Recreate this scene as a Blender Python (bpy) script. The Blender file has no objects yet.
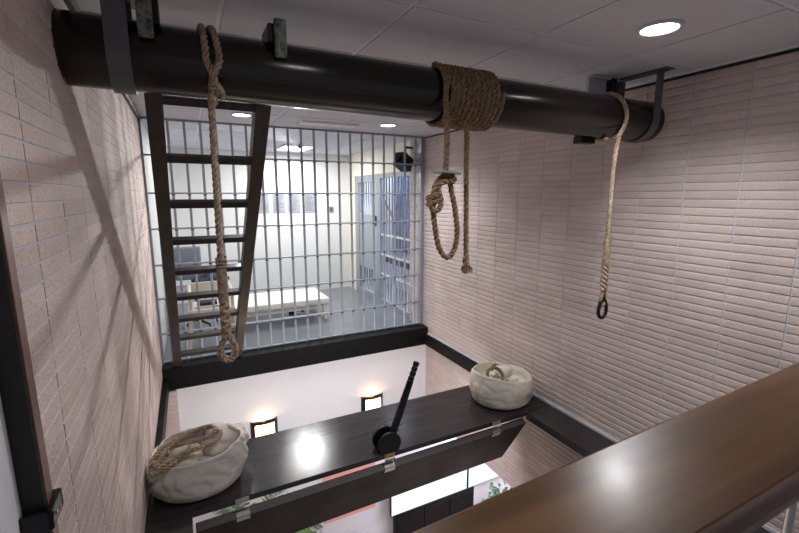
import bpy, bmesh, math, random
from mathutils import Vector, Matrix, noise
random.seed(7)
S = bpy.context.scene
COL = S.collection
PI = math.pi

# ------------------------------------------------------------------ materials
def new_mat(name):
    m = bpy.data.materials.new(name); m.use_nodes = True
    nt = m.node_tree; b = nt.nodes['Principled BSDF']
    return m, nt, b

def mat(name, col, rough=.5, metal=0, spec=.5, var=.0, vscale=8., bump=0., bscale=60., col2=None, coat=0, stretch=None, emit=None, estr=0):
    m, nt, b = new_mat(name)
    b.inputs['Base Color'].default_value = (*col, 1)
    b.inputs['Roughness'].default_value = rough
    b.inputs['Metallic'].default_value = metal
    b.inputs['Specular IOR Level'].default_value = spec
    b.inputs['Coat Weight'].default_value = coat
    b.inputs['Coat Roughness'].default_value = .12
    if emit:
        b.inputs['Emission Color'].default_value = (*emit, 1); b.inputs['Emission Strength'].default_value = estr
    tc = nt.nodes.new('ShaderNodeTexCoord'); mp = nt.nodes.new('ShaderNodeMapping')
    nt.links.new(tc.outputs['Object'], mp.inputs['Vector'])
    if stretch: mp.inputs['Scale'].default_value = stretch
    if var or col2:
        n = nt.nodes.new('ShaderNodeTexNoise'); n.inputs['Scale'].default_value = vscale; n.inputs['Detail'].default_value = 6
        nt.links.new(mp.outputs[0], n.inputs['Vector'])
        r = nt.nodes.new('ShaderNodeValToRGB')
        c2 = col2 or tuple(c*(1-var) for c in col)
        r.color_ramp.elements[0].position = .35; r.color_ramp.elements[1].position = .68
        r.color_ramp.elements[0].color = (*c2, 1); r.color_ramp.elements[1].color = (*col, 1)
        nt.links.new(n.outputs['Fac'], r.inputs[0]); nt.links.new(r.outputs[0], b.inputs['Base Color'])
    if bump:
        n2 = nt.nodes.new('ShaderNodeTexNoise'); n2.inputs['Scale'].default_value = bscale; n2.inputs['Detail'].default_value = 5
        nt.links.new(mp.outputs[0], n2.inputs['Vector'])
        bp = nt.nodes.new('ShaderNodeBump'); bp.inputs['Strength'].default_value = bump; bp.inputs['Distance'].default_value = .01
        nt.links.new(n2.outputs['Fac'], bp.inputs['Height']); nt.links.new(bp.outputs[0], b.inputs['Normal'])
    return m

def brick_mat(name, base, dark, speck):
    m, nt, b = new_mat(name)
    b.inputs['Roughness'].default_value = .85; b.inputs['Specular IOR Level'].default_value = .25
    tc = nt.nodes.new('ShaderNodeTexCoord')
    at = nt.nodes.new('ShaderNodeAttribute'); at.attribute_name = 'tint'
    r = nt.nodes.new('ShaderNodeMix'); r.data_type = 'RGBA'
    r.inputs['A'].default_value = (*base, 1); r.inputs['B'].default_value = (*dark, 1)
    nt.links.new(at.outputs['Fac'], r.inputs['Factor'])
    n = nt.nodes.new('ShaderNodeTexNoise'); n.inputs['Scale'].default_value = 3; n.inputs['Detail'].default_value = 8
    nt.links.new(tc.outputs['Object'], n.inputs['Vector'])
    mr = nt.nodes.new('ShaderNodeMapRange'); mr.inputs[1].default_value = .3; mr.inputs[2].default_value = .7; mr.inputs[3].default_value = .88; mr.inputs[4].default_value = 1.08
    nt.links.new(n.outputs['Fac'], mr.inputs[0])
    mul = nt.nodes.new('ShaderNodeMix'); mul.data_type = 'RGBA'; mul.blend_type = 'MULTIPLY'; mul.inputs['Factor'].default_value = 1
    nt.links.new(r.outputs['Result'], mul.inputs['A'])
    cmb = nt.nodes.new('ShaderNodeCombineColor')
    for i in range(3): nt.links.new(mr.outputs[0], cmb.inputs[i])
    nt.links.new(cmb.outputs[0], mul.inputs['B'])
    n2 = nt.nodes.new('ShaderNodeTexNoise'); n2.inputs['Scale'].default_value = 170; n2.inputs['Detail'].default_value = 3
    nt.links.new(tc.outputs['Object'], n2.inputs['Vector'])
    rp = nt.nodes.new('ShaderNodeValToRGB'); rp.color_ramp.elements[0].position = .33; rp.color_ramp.elements[1].position = .45
    rp.color_ramp.elements[0].color = (*speck, 1); rp.color_ramp.elements[1].color = (1, 1, 1, 1)
    nt.links.new(n2.outputs['Fac'], rp.inputs[0])
    mul2 = nt.nodes.new('ShaderNodeMix'); mul2.data_type = 'RGBA'; mul2.blend_type = 'MULTIPLY'; mul2.inputs['Factor'].default_value = 1
    nt.links.new(mul.outputs['Result'], mul2.inputs['A']); nt.links.new(rp.outputs[0], mul2.inputs['B'])
    nt.links.new(mul2.outputs['Result'], b.inputs['Base Color'])
    n3 = nt.nodes.new('ShaderNodeTexNoise'); n3.inputs['Scale'].default_value = 90; n3.inputs['Detail'].default_value = 6
    nt.links.new(tc.outputs['Object'], n3.inputs['Vector'])
    bp = nt.nodes.new('ShaderNodeBump'); bp.inputs['Strength'].default_value = .5; bp.inputs['Distance'].default_value = .006
    nt.links.new(n3.outputs['Fac'], bp.inputs['Height']); nt.links.new(bp.outputs[0], b.inputs['Normal'])
    return m

def wood_mat(name, c1, c2, axis='X', rough=.3, coat=.5, scale=3., spec=.5, bump=.08):
    m, nt, b = new_mat(name)
    b.inputs['Roughness'].default_value = rough; b.inputs['Coat Weight'].default_value = coat; b.inputs['Coat Roughness'].default_value = .15
    b.inputs['Specular IOR Level'].default_value = spec
    tc = nt.nodes.new('ShaderNodeTexCoord'); mp = nt.nodes.new('ShaderNodeMapping')
    s = {'X': (.35, 6, 6), 'Y': (6, .35, 6), 'Z': (6, 6, .35)}[axis]; mp.inputs['Scale'].default_value = s
    nt.links.new(tc.outputs['Object'], mp.inputs['Vector'])
    n = nt.nodes.new('ShaderNodeTexNoise'); n.inputs['Scale'].default_value = scale; n.inputs['Detail'].default_value = 9; n.inputs['Distortion'].default_value = .6
    nt.links.new(mp.outputs[0], n.inputs['Vector'])
    r = nt.nodes.new('ShaderNodeValToRGB'); r.color_ramp.elements[0].position = .3; r.color_ramp.elements[1].position = .7
    r.color_ramp.elements[0].color = (*c2, 1); r.color_ramp.elements[1].color = (*c1, 1)
    nt.links.new(n.outputs['Fac'], r.inputs[0]); nt.links.new(r.outputs[0], b.inputs['Base Color'])
    n2 = nt.nodes.new('ShaderNodeTexNoise'); n2.inputs['Scale'].default_value = 4; n2.inputs['Detail'].default_value = 4
    nt.links.new(tc.outputs['Object'], n2.inputs['Vector'])
    mr = nt.nodes.new('ShaderNodeMapRange'); mr.inputs[3].default_value = rough*.75; mr.inputs[4].default_value = rough*1.3
    nt.links.new(n2.outputs['Fac'], mr.inputs[0]); nt.links.new(mr.outputs[0], b.inputs['Roughness'])
    bp = nt.nodes.new('ShaderNodeBump'); bp.inputs['Strength'].default_value = bump; bp.inputs['Distance'].default_value = .004
    nt.links.new(n.outputs['Fac'], bp.inputs['Height']); nt.links.new(bp.outputs[0], b.inputs['Normal'])
    return m

M = {}
M['brick'] = brick_mat('pink brick left', (.64, .525, .48), (.55, .45, .41), (.66, .61, .60))
M['brick_r'] = brick_mat('pink split brick right', (.66, .555, .51), (.58, .48, .44), (.74, .69, .68))
M['mortar'] = mat('grey mortar', (.50, .50, .55), .9, bump=.3)
M['mortar_r'] = mat('pale mortar', (.60, .61, .66), .9, bump=.3)
M['ceil'] = mat('ceiling tile', (.64, .635, .70), .8, var=.05, vscale=300, bump=.1, bscale=400)
M['ceil_grid'] = mat('ceiling grid', (.78, .76, .80), .6)
M['white'] = mat('white plaster', (.82, .80, .80), .75, var=.03, vscale=2)
M['cream'] = mat('cream plaster', (.80, .765, .66), .75)
M['cell_white'] = mat('cell white', (.83, .83, .815), .7, var=.03, vscale=1.5)
M['black'] = mat('black paint', (.012, .012, .013), .45, var=.2)
M['trim'] = mat('black trim', (.008, .0075, .0075), .6, spec=.15, var=.3, vscale=10, bump=.1)
M['floor_grey'] = mat('cell floor epoxy', (.20, .215, .235), .28, var=.12, vscale=3)
M['floor_low'] = mat('lower floor', (.45, .36, .28), .35, var=.1)
M['floor_view'] = mat('viewing floor', (.28, .27, .26), .5, var=.15)
M['steel'] = mat('painted bars', (.33, .36, .42), .4, metal=.3, var=.1, vscale=30)
M['steel_dark'] = mat('bar collars', (.08, .09, .11), .5, metal=.3)
M['door_grey'] = mat('door grey paint', (.30, .33, .37), .45, var=.06)
M['beam'] = wood_mat('black brown beam', (.018, .011, .009), (.008, .006, .0055), 'X', .22, .10, 2., .40, .03)
M['deck'] = wood_mat('ebonised deck wood', (.046, .036, .038), (.024, .019, .021), 'X', .20, .05, 3., .32, .015)
M['leaf_wood'] = wood_mat('matt black leaf wood', (.014, .011, .0105), (.008, .007, .007), 'X', .55, 0, 3., .2)
M['ledge'] = wood_mat('ebonised ledge wood', (.030, .026, .026), (.015, .013, .013), 'Y', .4, .25, 3.)
M['edge_wood'] = wood_mat('greyish edge wood', (.11, .095, .09), (.055, .047, .045), 'X', .45, .1, 3.)
M['rail'] = wood_mat('varnished brown rail', (.25, .125, .045), (.095, .044, .018), 'X', .30, .08, 2.6, .38, .012)
M['rail_edge'] = wood_mat('rail edge wood', (.13, .062, .045), (.07, .034, .026), 'X', .3, .5, 3.)
M['ladder'] = wood_mat('dark ladder wood', (.050, .038, .032), (.022, .017, .015), 'Z', .5, .1, 3.)
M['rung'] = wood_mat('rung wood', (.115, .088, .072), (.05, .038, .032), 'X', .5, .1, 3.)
M['rung_top'] = wood_mat('pale lit rung top', (.30, .25, .20), (.15, .12, .10), 'X', .5, .1, 3.)  # paler colour paints in the light caught by the rung tops
M['strap'] = mat('dark grey steel strap', (.13, .135, .145), .5, metal=.4, var=.15)
M['patina'] = mat('patinated iron', (.26, .30, .24), .75, metal=.2, col2=(.045, .05, .05), vscale=45, bump=.5, bscale=80)
M['zinc'] = mat('zinc plate', (.50, .49, .47), .35, metal=.8, var=.2, vscale=40)
M['brass'] = mat('brass plate', (.62, .42, .16), .3, metal=.9, var=.2, vscale=40)
M['pewter'] = mat('pewter plate', (.34, .36, .34), .5, metal=.2)
M['chrome'] = mat('chrome', (.75, .76, .8), .08, metal=1)
M['plate_white'] = mat('pale bracket', (.50, .48, .56), .5)
M['iron'] = mat('black iron', (.014, .014, .015), .38, metal=.4, var=.2, bump=.15)
def rope_mat(name, a, b2):
    return mat(name, a, .9, spec=.15, col2=b2, vscale=60, bump=.45, bscale=240)
M['rope'] = rope_mat('weathered manila rope', (.52, .40, .29), (.26, .19, .13))
M['rope_brown'] = rope_mat('brown manila rope', (.40, .28, .175), (.20, .13, .08))
M['rope_pale'] = rope_mat('pale hemp rope', (.56, .44, .32), (.30, .22, .155))
M['twine'] = rope_mat('tarred twine', (.42, .32, .23), (.22, .16, .12))
M['canvas'] = mat('canvas', (.78, .72, .62), .9, spec=.1, var=.16, vscale=5, bump=.35, bscale=160)
M['canvas_l'] = mat('greyish canvas', (.68, .63, .575), .9, spec=.1, var=.18, vscale=6, bump=.35, bscale=160)
M['fold'] = mat('rolled canvas', (.78, .72, .62), .9, spec=.1, var=.15, vscale=9, bump=.3, bscale=160)
M['frame_wood'] = wood_mat('worn brown frame', (.24, .11, .075), (.11, .055, .04), 'Z', .5, .1, 4)
M['frame_in'] = mat('black frame lining', (.010, .009, .009), .6)
M['paper'] = mat('notice paper', (.40, .42, .48), .7, var=.15, vscale=25)
M['plastic'] = mat('beige plastic', (.70, .62, .50), .45)
M['bench'] = mat('white bench', (.86, .82, .74), .45)
M['grey_fabric'] = mat('grey fabric', (.22, .24, .29), .8)
M['navy'] = mat('navy cloth', (.035, .045, .075), .9, bump=.5, bscale=30)
M['leaf'] = mat('green leaf', (.055, .135, .035), .45, var=.5, vscale=6)
M['leaf_d'] = mat('deep green leaf', (.035, .09, .04), .4, var=.5, vscale=10)
M['pot'] = mat('grey pot', (.2, .2, .2), .6)
M['stem'] = mat('stem', (.16, .12, .06), .8)
M['screen'] = mat('lit screen', (.05, .05, .05), .3, emit=(.88, .97, 1.), estr=1.0)
M['glow'] = mat('sconce glow', (.9, .7, .4), .5, emit=(1., .70, .36), estr=7)
M['lamp'] = mat('lamp disc', (1, 1, 1), .5, emit=(1., .98, .97), estr=14)
M['lamp_cell'] = mat('panel lamp', (1, 1, 1), .5, emit=(1., 1., .97), estr=6)
M['lamp_rim'] = mat('lamp rim', (.62, .60, .62), .4)
M['red'] = mat('salmon red poster', (.85, .40, .34), .6)
M['poster'] = mat('white poster', (.80, .78, .80), .6)
M['ink'] = mat('faint ink', (.55, .55, .62), .7)
M['blue'] = mat('blue panel', (.05, .075, .20), .35)
M['pane_blue'] = mat('blue pane', (.035, .05, .12), .15, col2=(.12, .16, .28), vscale=5)
M['corridor'] = mat('corridor wall', (.80, .83, .92), .6)
M['red_rail'] = mat('maroon rail', (.25, .06, .09), .4)
M['sheet'] = mat('white sheet', (.90, .91, .94), .6, col2=(.78, .80, .85), vscale=5)
M['stitch'] = mat('stitch grey', (.16, .16, .18), .9)

# ------------------------------------------------------------------ helpers
def link(name, bm, m, parent=None, smooth=False, loc=None):
    me = bpy.data.meshes.new(name); bm.normal_update(); bm.to_mesh(me); bm.free()
    ms = m if isinstance(m, (list, tuple)) else [m]
    for x in ms: me.materials.append(M[x] if isinstance(x, str) else x)
    if smooth:
        for p in me.polygons: p.use_smooth = True
    o = bpy.data.objects.new(name, me); COL.objects.link(o)
    if parent is not None:
        o.parent = parent
        o.matrix_parent_inverse = Matrix.Translation(-parent.location) if parent.type == 'EMPTY' and parent.parent is None else Matrix.Identity(4)
    return o
def empty(name, loc):
    o = bpy.data.objects.new(name, None); COL.objects.link(o); o.location = loc; o.empty_display_size = .1
    return o
def tag(o, label=None, cat=None, group=None, kind=None):
    if label: o['label'] = label
    if cat: o['category'] = cat
    if group: o['group'] = group
    if kind: o['kind'] = kind
    return o
def struct(name, bm, m, parent=None, **k):
    o = link(name, bm, m, parent, **k); o['kind'] = 'structure'; return o
def box(bm, x0, x1, y0, y1, z0, z1, bev=0, mi=0, mtx=None):
    r = bmesh.ops.create_cube(bm, size=1)
    vs = r['verts']
    T = Matrix.Translation(((x0+x1)/2, (y0+y1)/2, (z0+z1)/2)) @ Matrix.Diagonal((abs(x1-x0), abs(y1-y0), abs(z1-z0), 1))
    if mtx is not None: T = mtx @ T
    bmesh.ops.transform(bm, matrix=T, verts=vs)
    fs = set(f for v in vs for f in v.link_faces)
    for f in fs: f.material_index = mi
    if bev:
        es = list(set(e for v in vs for e in v.link_edges))
        rr = bmesh.ops.bevel(bm, geom=es, offset=bev, segments=2, affect='EDGES', profile=.6)
        for f in rr['faces']: f.material_index = mi
    return bm
def tube(bm, pts, r, n=8, closed=False, cap=True, mi=0, rfun=None):
    pts = [Vector(p) for p in pts]; N = len(pts)
    rings = []; up = None
    for i, p in enumerate(pts):
        if closed: t = pts[(i+1) % N]-pts[i-1]
        else: t = pts[min(i+1, N-1)]-pts[max(i-1, 0)]
        if t.length < 1e-9: t = Vector((0, 0, 1))
        t.normalize()
        if up is None:
            up = t.cross(Vector((0, 0, 1)))
            if up.length < .1: up = t.cross(Vector((1, 0, 0)))
            up.normalize()
        else:
            up = (up-t*up.dot(t)); up.normalize()
        w = t.cross(up); rr = rfun(i/(N-1)) if rfun else r
        rings.append([bm.verts.new(p+(up*math.cos(a)+w*math.sin(a))*rr) for a in [2*PI*k/n for k in range(n)]])
    for i in range(N if closed else N-1):
        A = rings[i]; B = rings[(i+1) % N]
        for k in range(n):
            f = bm.faces.new((A[k], A[(k+1) % n], B[(k+1) % n], B[k])); f.smooth = True; f.material_index = mi
    if cap and not closed:
        for rg, rev in ((rings[0], True), (rings[-1], False)):
            f = bm.faces.new(rg[::-1] if not rev else rg); f.material_index = mi
    return bm
def cyl(bm, a, b, r, n=20, r2=None, mi=0):
    return tube(bm, [a, b], r, n, rfun=(lambda t: r+((r2 if r2 is not None else r)-r)*t), mi=mi)
def resample(pts, step, closed=False):
    """Catmull-Rom through the points, then even spacing"""
    P = [Vector(p) for p in pts]; n = len(P); out = []
    segs = n if closed else n-1
    for i in range(segs):
        p1 = P[i]; p2 = P[(i+1) % n]
        p0 = P[i-1] if (closed or i > 0) else p1*2-p2
        p3 = P[(i+2) % n] if (closed or i+2 < n) else p2*2-p1
        for k in range(12):
            t = k/12
            out.append(.5*((2*p1)+(p2-p0)*t+(2*p0-5*p1+4*p2-p3)*t*t+(3*p1-p0-3*p2+p3)*t**3))
    out.append(P[0] if closed else P[-1])
    L = [0]
    for a, b in zip(out, out[1:]): L.append(L[-1]+(b-a).length)
    m = max(2, int(L[-1]/step)); res = []; j = 0
    for k in range(m+1):
        d = L[-1]*k/m
        while j < len(L)-2 and L[j+1] < d: j += 1
        t = (d-L[j])/max(1e-9, L[j+1]-L[j]); res.append(out[j].lerp(out[j+1], t))
    if closed: res = res[:-1]
    return res, L[-1]
def rope(bm, pts, r, closed=False, pitch=None, sm=True, strands=3, sides=6):
    pitch = pitch or r*5.2
    if sm: q, L = resample(pts, pitch/11, closed)
    else:
        q = [Vector(p) for p in pts]; L = sum((b-a).length for a, b in zip(q, q[1:]))
    N = len(q); turns = L/pitch
    if closed: turns = round(turns)
    up = None; fr = []
    for i, p in enumerate(q):
        t = (q[(i+1) % N]-q[i-1]) if closed else q[min(i+1, N-1)]-q[max(i-1, 0)]
        t.normalize()
        if up is None:
            up = t.cross(Vector((.3, 1, .2)));
            if up.length < .1: up = t.cross(Vector((1, 0, 0)))
            up.normalize()
        else: up = up-t*up.dot(t); up.normalize()
        fr.append((p, up.copy(), t.cross(up)))
    ro = r*.58; rs = r*.47
    for s in range(strands):
        path = [p+(u*math.cos(a)+w*math.sin(a))*ro for i, (p, u, w) in enumerate(fr) for a in [2*PI*(turns*i/(N if closed else N-1)+s/strands)]]
        tube(bm, path, rs, sides, closed)
    return bm

# ------------------------------------------------------------------ camera
cam = bpy.data.cameras.new('camera'); co = bpy.data.objects.new('camera', cam); COL.objects.link(co)
co.location = (0, 0, 1.68)
yaw = math.radians(26.7); pit = math.radians(9.66)
co.rotation_euler = (PI/2-pit, 0, -yaw)
cam.sensor_width = 36; cam.lens = 421/799*36; cam.clip_start = .02
S.camera = co

XL, XR, H = -.32, 2.60, 2.365
ZF = -3.2       # lower floor
# ------------------------------------------------------------------ brick walls
def brick_wall(name, x, nx, y0, y1, z0, z1, ch, bl, yp, zp, jh, jv, bulge, dep, mb, mm, back):
    bm = bmesh.new(); tint = bm.faces.layers.float.new('tint_tmp')
    k0 = math.floor((z0-zp)/ch); k1 = math.ceil((z1-zp)/ch)
    c0 = math.floor((y0-yp)/bl); c1 = math.ceil((y1-yp)/bl)
    for k in range(k0, k1):
        za, zb = max(z0, zp+k*ch+jh/2), min(z1, zp+(k+1)*ch-jh/2)
        if zb-za < .008: continue
        for c in range(c0, c1):
            ya, yb = max(y0, yp+c*bl+jv/2), min(y1, yp+(c+1)*bl-jv/2)
            if yb-ya < .01: continue
            d = dep+random.uniform(-.0006, .0006); tv = random.random()
            e = .0035
            prof = [(0, za), (d-bulge, za+.0008), (d-bulge*.25, za+(zb-za)*.18), (d, za+(zb-za)*.5), (d-bulge*.25, za+(zb-za)*.82), (d-bulge, zb-.0008), (0, zb)]
            if bulge < .001: prof = [(0, za), (d-.003, za), (d-.0006, za+.0014), (d, za+.003), (d, zb-.003), (d-.0006, zb-.0014), (d-.003, zb), (0, zb)]
            A = [bm.verts.new((x+nx*q[0], ya, q[1])) for q in prof]
            A2 = [bm.verts.new((x+nx*q[0], yb, q[1])) for q in prof]
            for i in range(len(prof)-1):
                f = bm.faces.new((A[i], A[i+1], A2[i+1], A2[i])); f[tint] = tv
                f.smooth = bulge > .001
            for yy, rev in ((ya, 1), (yb, -1)):
                f = bm.faces.new([bm.verts.new((x+nx*q[0], yy, q[1])) for q in prof][::rev]); f[tint] = tv
    # mortar bed with real thickness behind the bricks
    mo = .0042 if bulge < .001 else .0042
    box(bm, min(x-nx*back, x+nx*mo), max(x-nx*back, x+nx*mo), y0, y1, z0, z1, mi=1)
    bmesh.ops.recalc_face_normals(bm, faces=bm.faces)
    o = struct(name, bm, [mb, mm])
    me = o.data; src = me.attributes['tint_tmp']; a = me.attributes.new('tint', 'FLOAT', 'FACE')
    vals = [0.0]*len(me.polygons); src.data.foreach_get('value', vals); a.data.foreach_set('value', vals)
    return o
brick_wall('wall_left', XL-.006, 1, -.6, 4.5, ZF, H, .0462, .285, 1.271, 1.660, .0044, .0055, 0, .0065, 'brick', 'mortar', .12)
brick_wall('wall_right', XR+.0075, -1, -.6, 4.87, -1.10, H, .0462, .2765, 1.205, 1.653, .0028, .0070, .0016, .0078, 'brick_r', 'mortar_r', .14)

# ------------------------------------------------------------------ ceiling
bm = bmesh.new()
TX, TY = .628, .61
ix0, iy0 = .806-2*TX, .875-3*TY
xs = [ix0+i*TX for i in range(0, 8)]; ys = [iy0+i*TY for i in range(0, 16)]
g = .006
for a, b in zip(xs, xs[1:]):
    for c, d in zip(ys, ys[1:]):
        x0, x1 = max(a+g, XL), min(b-g*2.2, 4.0)
        x1 = min(x1, XR) if d < 4.9 else x1
        if x1-x0 < .03: continue
        box(bm, x0, x1, c+g, d-g*2.2, H, H+.02, bev=.0015)
box(bm, XL-.1, 4.1, iy0, 7.4, H+.006, H+.05, mi=1)
struct('ceiling', bm, ['ceil', 'ceil_grid'])
bm = bmesh.new(); box(bm, XL, XL+.022, -.6, 4.5, H-.035, H)
struct('trim_1', bm, 'black')
bm = bmesh.new(); box(bm, XR-.026, XR, -.6, 4.5, H-.010, H-.0005); struct('trim_2', bm, 'ceil_grid')
bm = bmesh.new(); box(bm, XR-.004, XR, -.6, 4.5, H-.026, H-.0105); struct('trim_9', bm, 'black')

# ------------------------------------------------------------------ floors and lower room
bm = bmesh.new(); box(bm, XL, 3.9, 4.5, 7.4, -.19, 0); struct('floor_cell', bm, 'floor_grey')
bm = bmesh.new(); box(bm, XL, 2.6, -.6, .30, -.25, 0); struct('floor', bm, 'floor_view')
bm = bmesh.new(); box(bm, XL, 6, -.6, 4.6, ZF-.1, ZF); struct('floor_lower', bm, 'floor_low')
bm = bmesh.new(); box(bm, XL, 6, 4.42, 4.5, ZF, -.19); struct('wall_lower', bm, 'white')
bm = bmesh.new(); box(bm, 6, 6.1, -.6, 4.5, ZF, -1.1); struct('wall_lower_end', bm, 'white')
bm = bmesh.new(); box(bm, 2.75, 6.1, -.6, 4.5, -1.1, -1.0); struct('ceiling_lower', bm, 'white')
# brick pier at the left of the white wall
bm = bmesh.new()
for k in range(66):
    z = -.2-k*.0445
    box(bm, XL+.001, -.215, 4.375, 4.419, z-.040, z)
box(bm, XL+.001, -.218, 4.38, 4.42, ZF, -.19, mi=1)
struct('wall_pier', bm, ['brick', 'mortar'])

# ------------------------------------------------------------------ black base beams and trims
bm = bmesh.new(); box(bm, XL+.001, XR-.001, 4.37, 4.56, -.06, .045, bev=.004)
struct('trim_3', bm, 'trim')
bm = bmesh.new(); box(bm, XL+.001, XR-.001, 4.408, 4.50, -.19, -.062, bev=.004)
struct('trim_4', bm, 'trim')
bm = bmesh.new(); box(bm, XR-.045, XR-.001, 2.97, 4.39, -.175, -.045, bev=.004)
struct('trim_5', bm, 'trim')
bm = bmesh.new(); box(bm, XL+.001, XL+.045, 2.97, 4.39, -.175, -.045, bev=.004)
struct('trim_6', bm, 'trim')
bm = bmesh.new(); box(bm, XR-.012, XR+.001, .31, 4.39, -.048, -.030)
struct('trim_7', bm, 'mortar_r')

# ------------------------------------------------------------------ cell
bm = bmesh.new(); box(bm, XL-.1, 3.9, 7.25, 7.35, 0, H); struct('wall_cell_back', bm, 'cell_white')
bm = bmesh.new(); box(bm, XL-.1, XL, 4.51, 7.25, 0, H); struct('wall_cell_left', bm, 'cell_white')
bm = bmesh.new(); box(bm, 2.62, 2.72, 4.87, 7.25, 1.99, H)
box(bm, 2.62, 2.72, 6.92, 7.25, 0, 1.99)
struct('wall_cell_right', bm, 'cream')
bm = bmesh.new(); box(bm, 3.34, 3.9, 4.5, 7.25, 0, H); struct('wall_corridor', bm, 'corridor')
bm = bmesh.new(); box(bm, 2.75, 3.34, 4.4, 4.5, 0, H); struct('wall_corridor_end', bm, 'corridor')
# blue framed window on the corridor wall
w = bmesh.new()
box(w, 3.305, 3.339, 6.05, 6.78, .69, 2.05)
wo = struct('window_1', w, 'blue')
w = bmesh.new()
for a, b in ((6.09, 6.38), (6.43, 6.74)):
    for c, d in ((.74, 1.36), (1.42, 2.0)): box(w, 3.300, 3.3045, a, b, c, d)
link('window_pane', w, 'pane_blue', wo)

# cell front: grille of bars
cg = empty('cell_bar_grille', (1.15, 4.53, .045))
tag(cg, 'wide grey steel grille of upright bars and flat rails closing the front of the cell', 'bars')
bx = [.72+.1357*k for k in range(-7, 14)]
rz = [2.037, 1.695, 1.365, 1.022, .696, .349]
YB = 4.53
for x in bx:
    b = bmesh.new(); cyl(b, (x, YB, .045), (x, YB, H), .0125, 10)
    for z in rz: cyl(b, (x, YB, z-.020), (x, YB, z-.0085), .0165, 10, mi=1)
    link('bar', b, ['steel', 'steel_dark'], cg, True)
for z in rz+[.062, H-.012]:
    b = bmesh.new(); box(b, -.315, 2.555, YB-.014, YB+.014, z-.008, z+.008, bev=.002)
    link('cross_rail', b, 'steel', cg)
for x0, x1 in ((2.552, 2.595), (-.318, -.30)):
    b = bmesh.new(); box(b, x0, x1, YB-.03, YB+.03, .045, H, bev=.003)
    link('end_post', b, 'steel', cg)

# side front of the cell: barred screen and barred door
sg = empty('side_bar_screen', (2.66, 5.4, 0))
tag(sg, 'grey barred side screen of the cell, right of the barred door', 'bars')
XS = 2.66
for i in range(11):
    y = 4.93+i*.098
    b = bmesh.new(); cyl(b, (XS, y, .07), (XS, y, 1.93), .0125, 8); link('bar', b, 'steel', sg, True)
for z in (1.08, .775, .47):
    b = bmesh.new(); box(b, XS-.012, XS+.012, 4.88, 5.93, z-.012, z+.012); link('cross_rail', b, 'lamp_rim', sg)
for (z0, z1) in ((0.001, .075), (1.925, 1.988)):
    b = bmesh.new(); box(b, XS-.03, XS+.03, 4.875, 5.95, z0, z1); link('frame_rail', b, 'door_grey', sg)
for y in (4.875, 5.90):
    b = bmesh.new(); box(b, XS-.028, XS+.028, y, y+.055, .0755, 1.9245); link('frame_post', b, 'door_grey', sg)
for i in range(5):
    b = bmesh.new(); box(b, XS-.02, XS+.02, 5.0+i*.17, 5.0+i*.17+.075, .68, .76)
    link('lock_plate', b, 'steel_dark', sg)
d = empty('door_1', (XS, 6.4, 0)); d['kind'] = 'structure'
b = bmesh.new()
box(b, XS-.03, XS+.03, 5.96, 6.10, .001, 1.988); box(b, XS-.03, XS+.03, 6.78, 6.91, .001, 1.988)
box(b, XS-.03, XS+.03, 6.1, 6.78, 1.88, 1.988); box(b, XS-.03, XS+.03, 6.1, 6.78, .001, .09)
link('door_frame', b, 'door_grey', d)
b = bmesh.new(); box(b, XS-.018, XS+.018, 6.1, 6.78, .47, 1.36); link('door_panel', b, 'door_grey', d)
for y in (6.2, 6.3, 6.4, 6.5, 6.6, 6.7):
    b = bmesh.new(); cyl(b, (XS, y, .09), (XS, y, .47), .012, 8); cyl(b, (XS, y, 1.36), (XS, y, 1.88), .012, 8); link('bar', b, 'steel', d, True)
b = bmesh.new(); box(b, XS-.05, XS-.031, 6.02, 6.08, 1.20, 1.36, bev=.004); link('lock_case', b, 'steel_dark', d)
# maroon handrail in the corridor seen through the door's bars
b = bmesh.new(); cyl(b, (3.15, 6.45, 1.25), (3.15, 7.2, 1.86), .022, 10); cyl(b, (3.15, 6.5, 0), (3.15, 6.5, 1.29), .015, 8); cyl(b, (3.15, 7.15, 0), (3.15, 7.15, 1.82), .015, 8)
tag(link('stair_handrail', b, 'red_rail'), 'maroon sloping handrail in the corridor beyond the barred door', 'handrail')

# notices on the cell's back wall
labs = ['first grey notice from the left on the cell back wall, next to the ladder', 'second grey notice from the left on the cell back wall',
        'third grey notice from the left on the cell back wall', 'rightmost grey notice on the cell back wall, toward the switch']
for i, x in enumerate((1.03, 1.29, 1.54, 1.815)):
    b = bmesh.new(); box(b, x, x+.205, 7.240, 7.2495, 1.385, 1.70)
    for k in range(14):
        z = 1.67-k*.019; box(b, x+.02, x+.02+random.uniform(.09, .165), 7.2385, 7.240, z-.006, z, mi=1)
    tag(link('wall_notice', b, ['paper', 'stitch']), labs[i], 'notice', 'notices on the cell back wall')
b = bmesh.new(); box(b, 2.245, 2.335, 7.235, 7.2495, 1.38, 1.475, bev=.004)
sw = tag(link('wall_switch', b, 'door_grey'), 'small grey switch box on the cell back wall', 'switch')
b = bmesh.new(); box(b, 2.275, 2.305, 7.228, 7.2355, 1.41, 1.445, bev=.002); link('rocker', b, 'steel_dark', sw)

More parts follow.
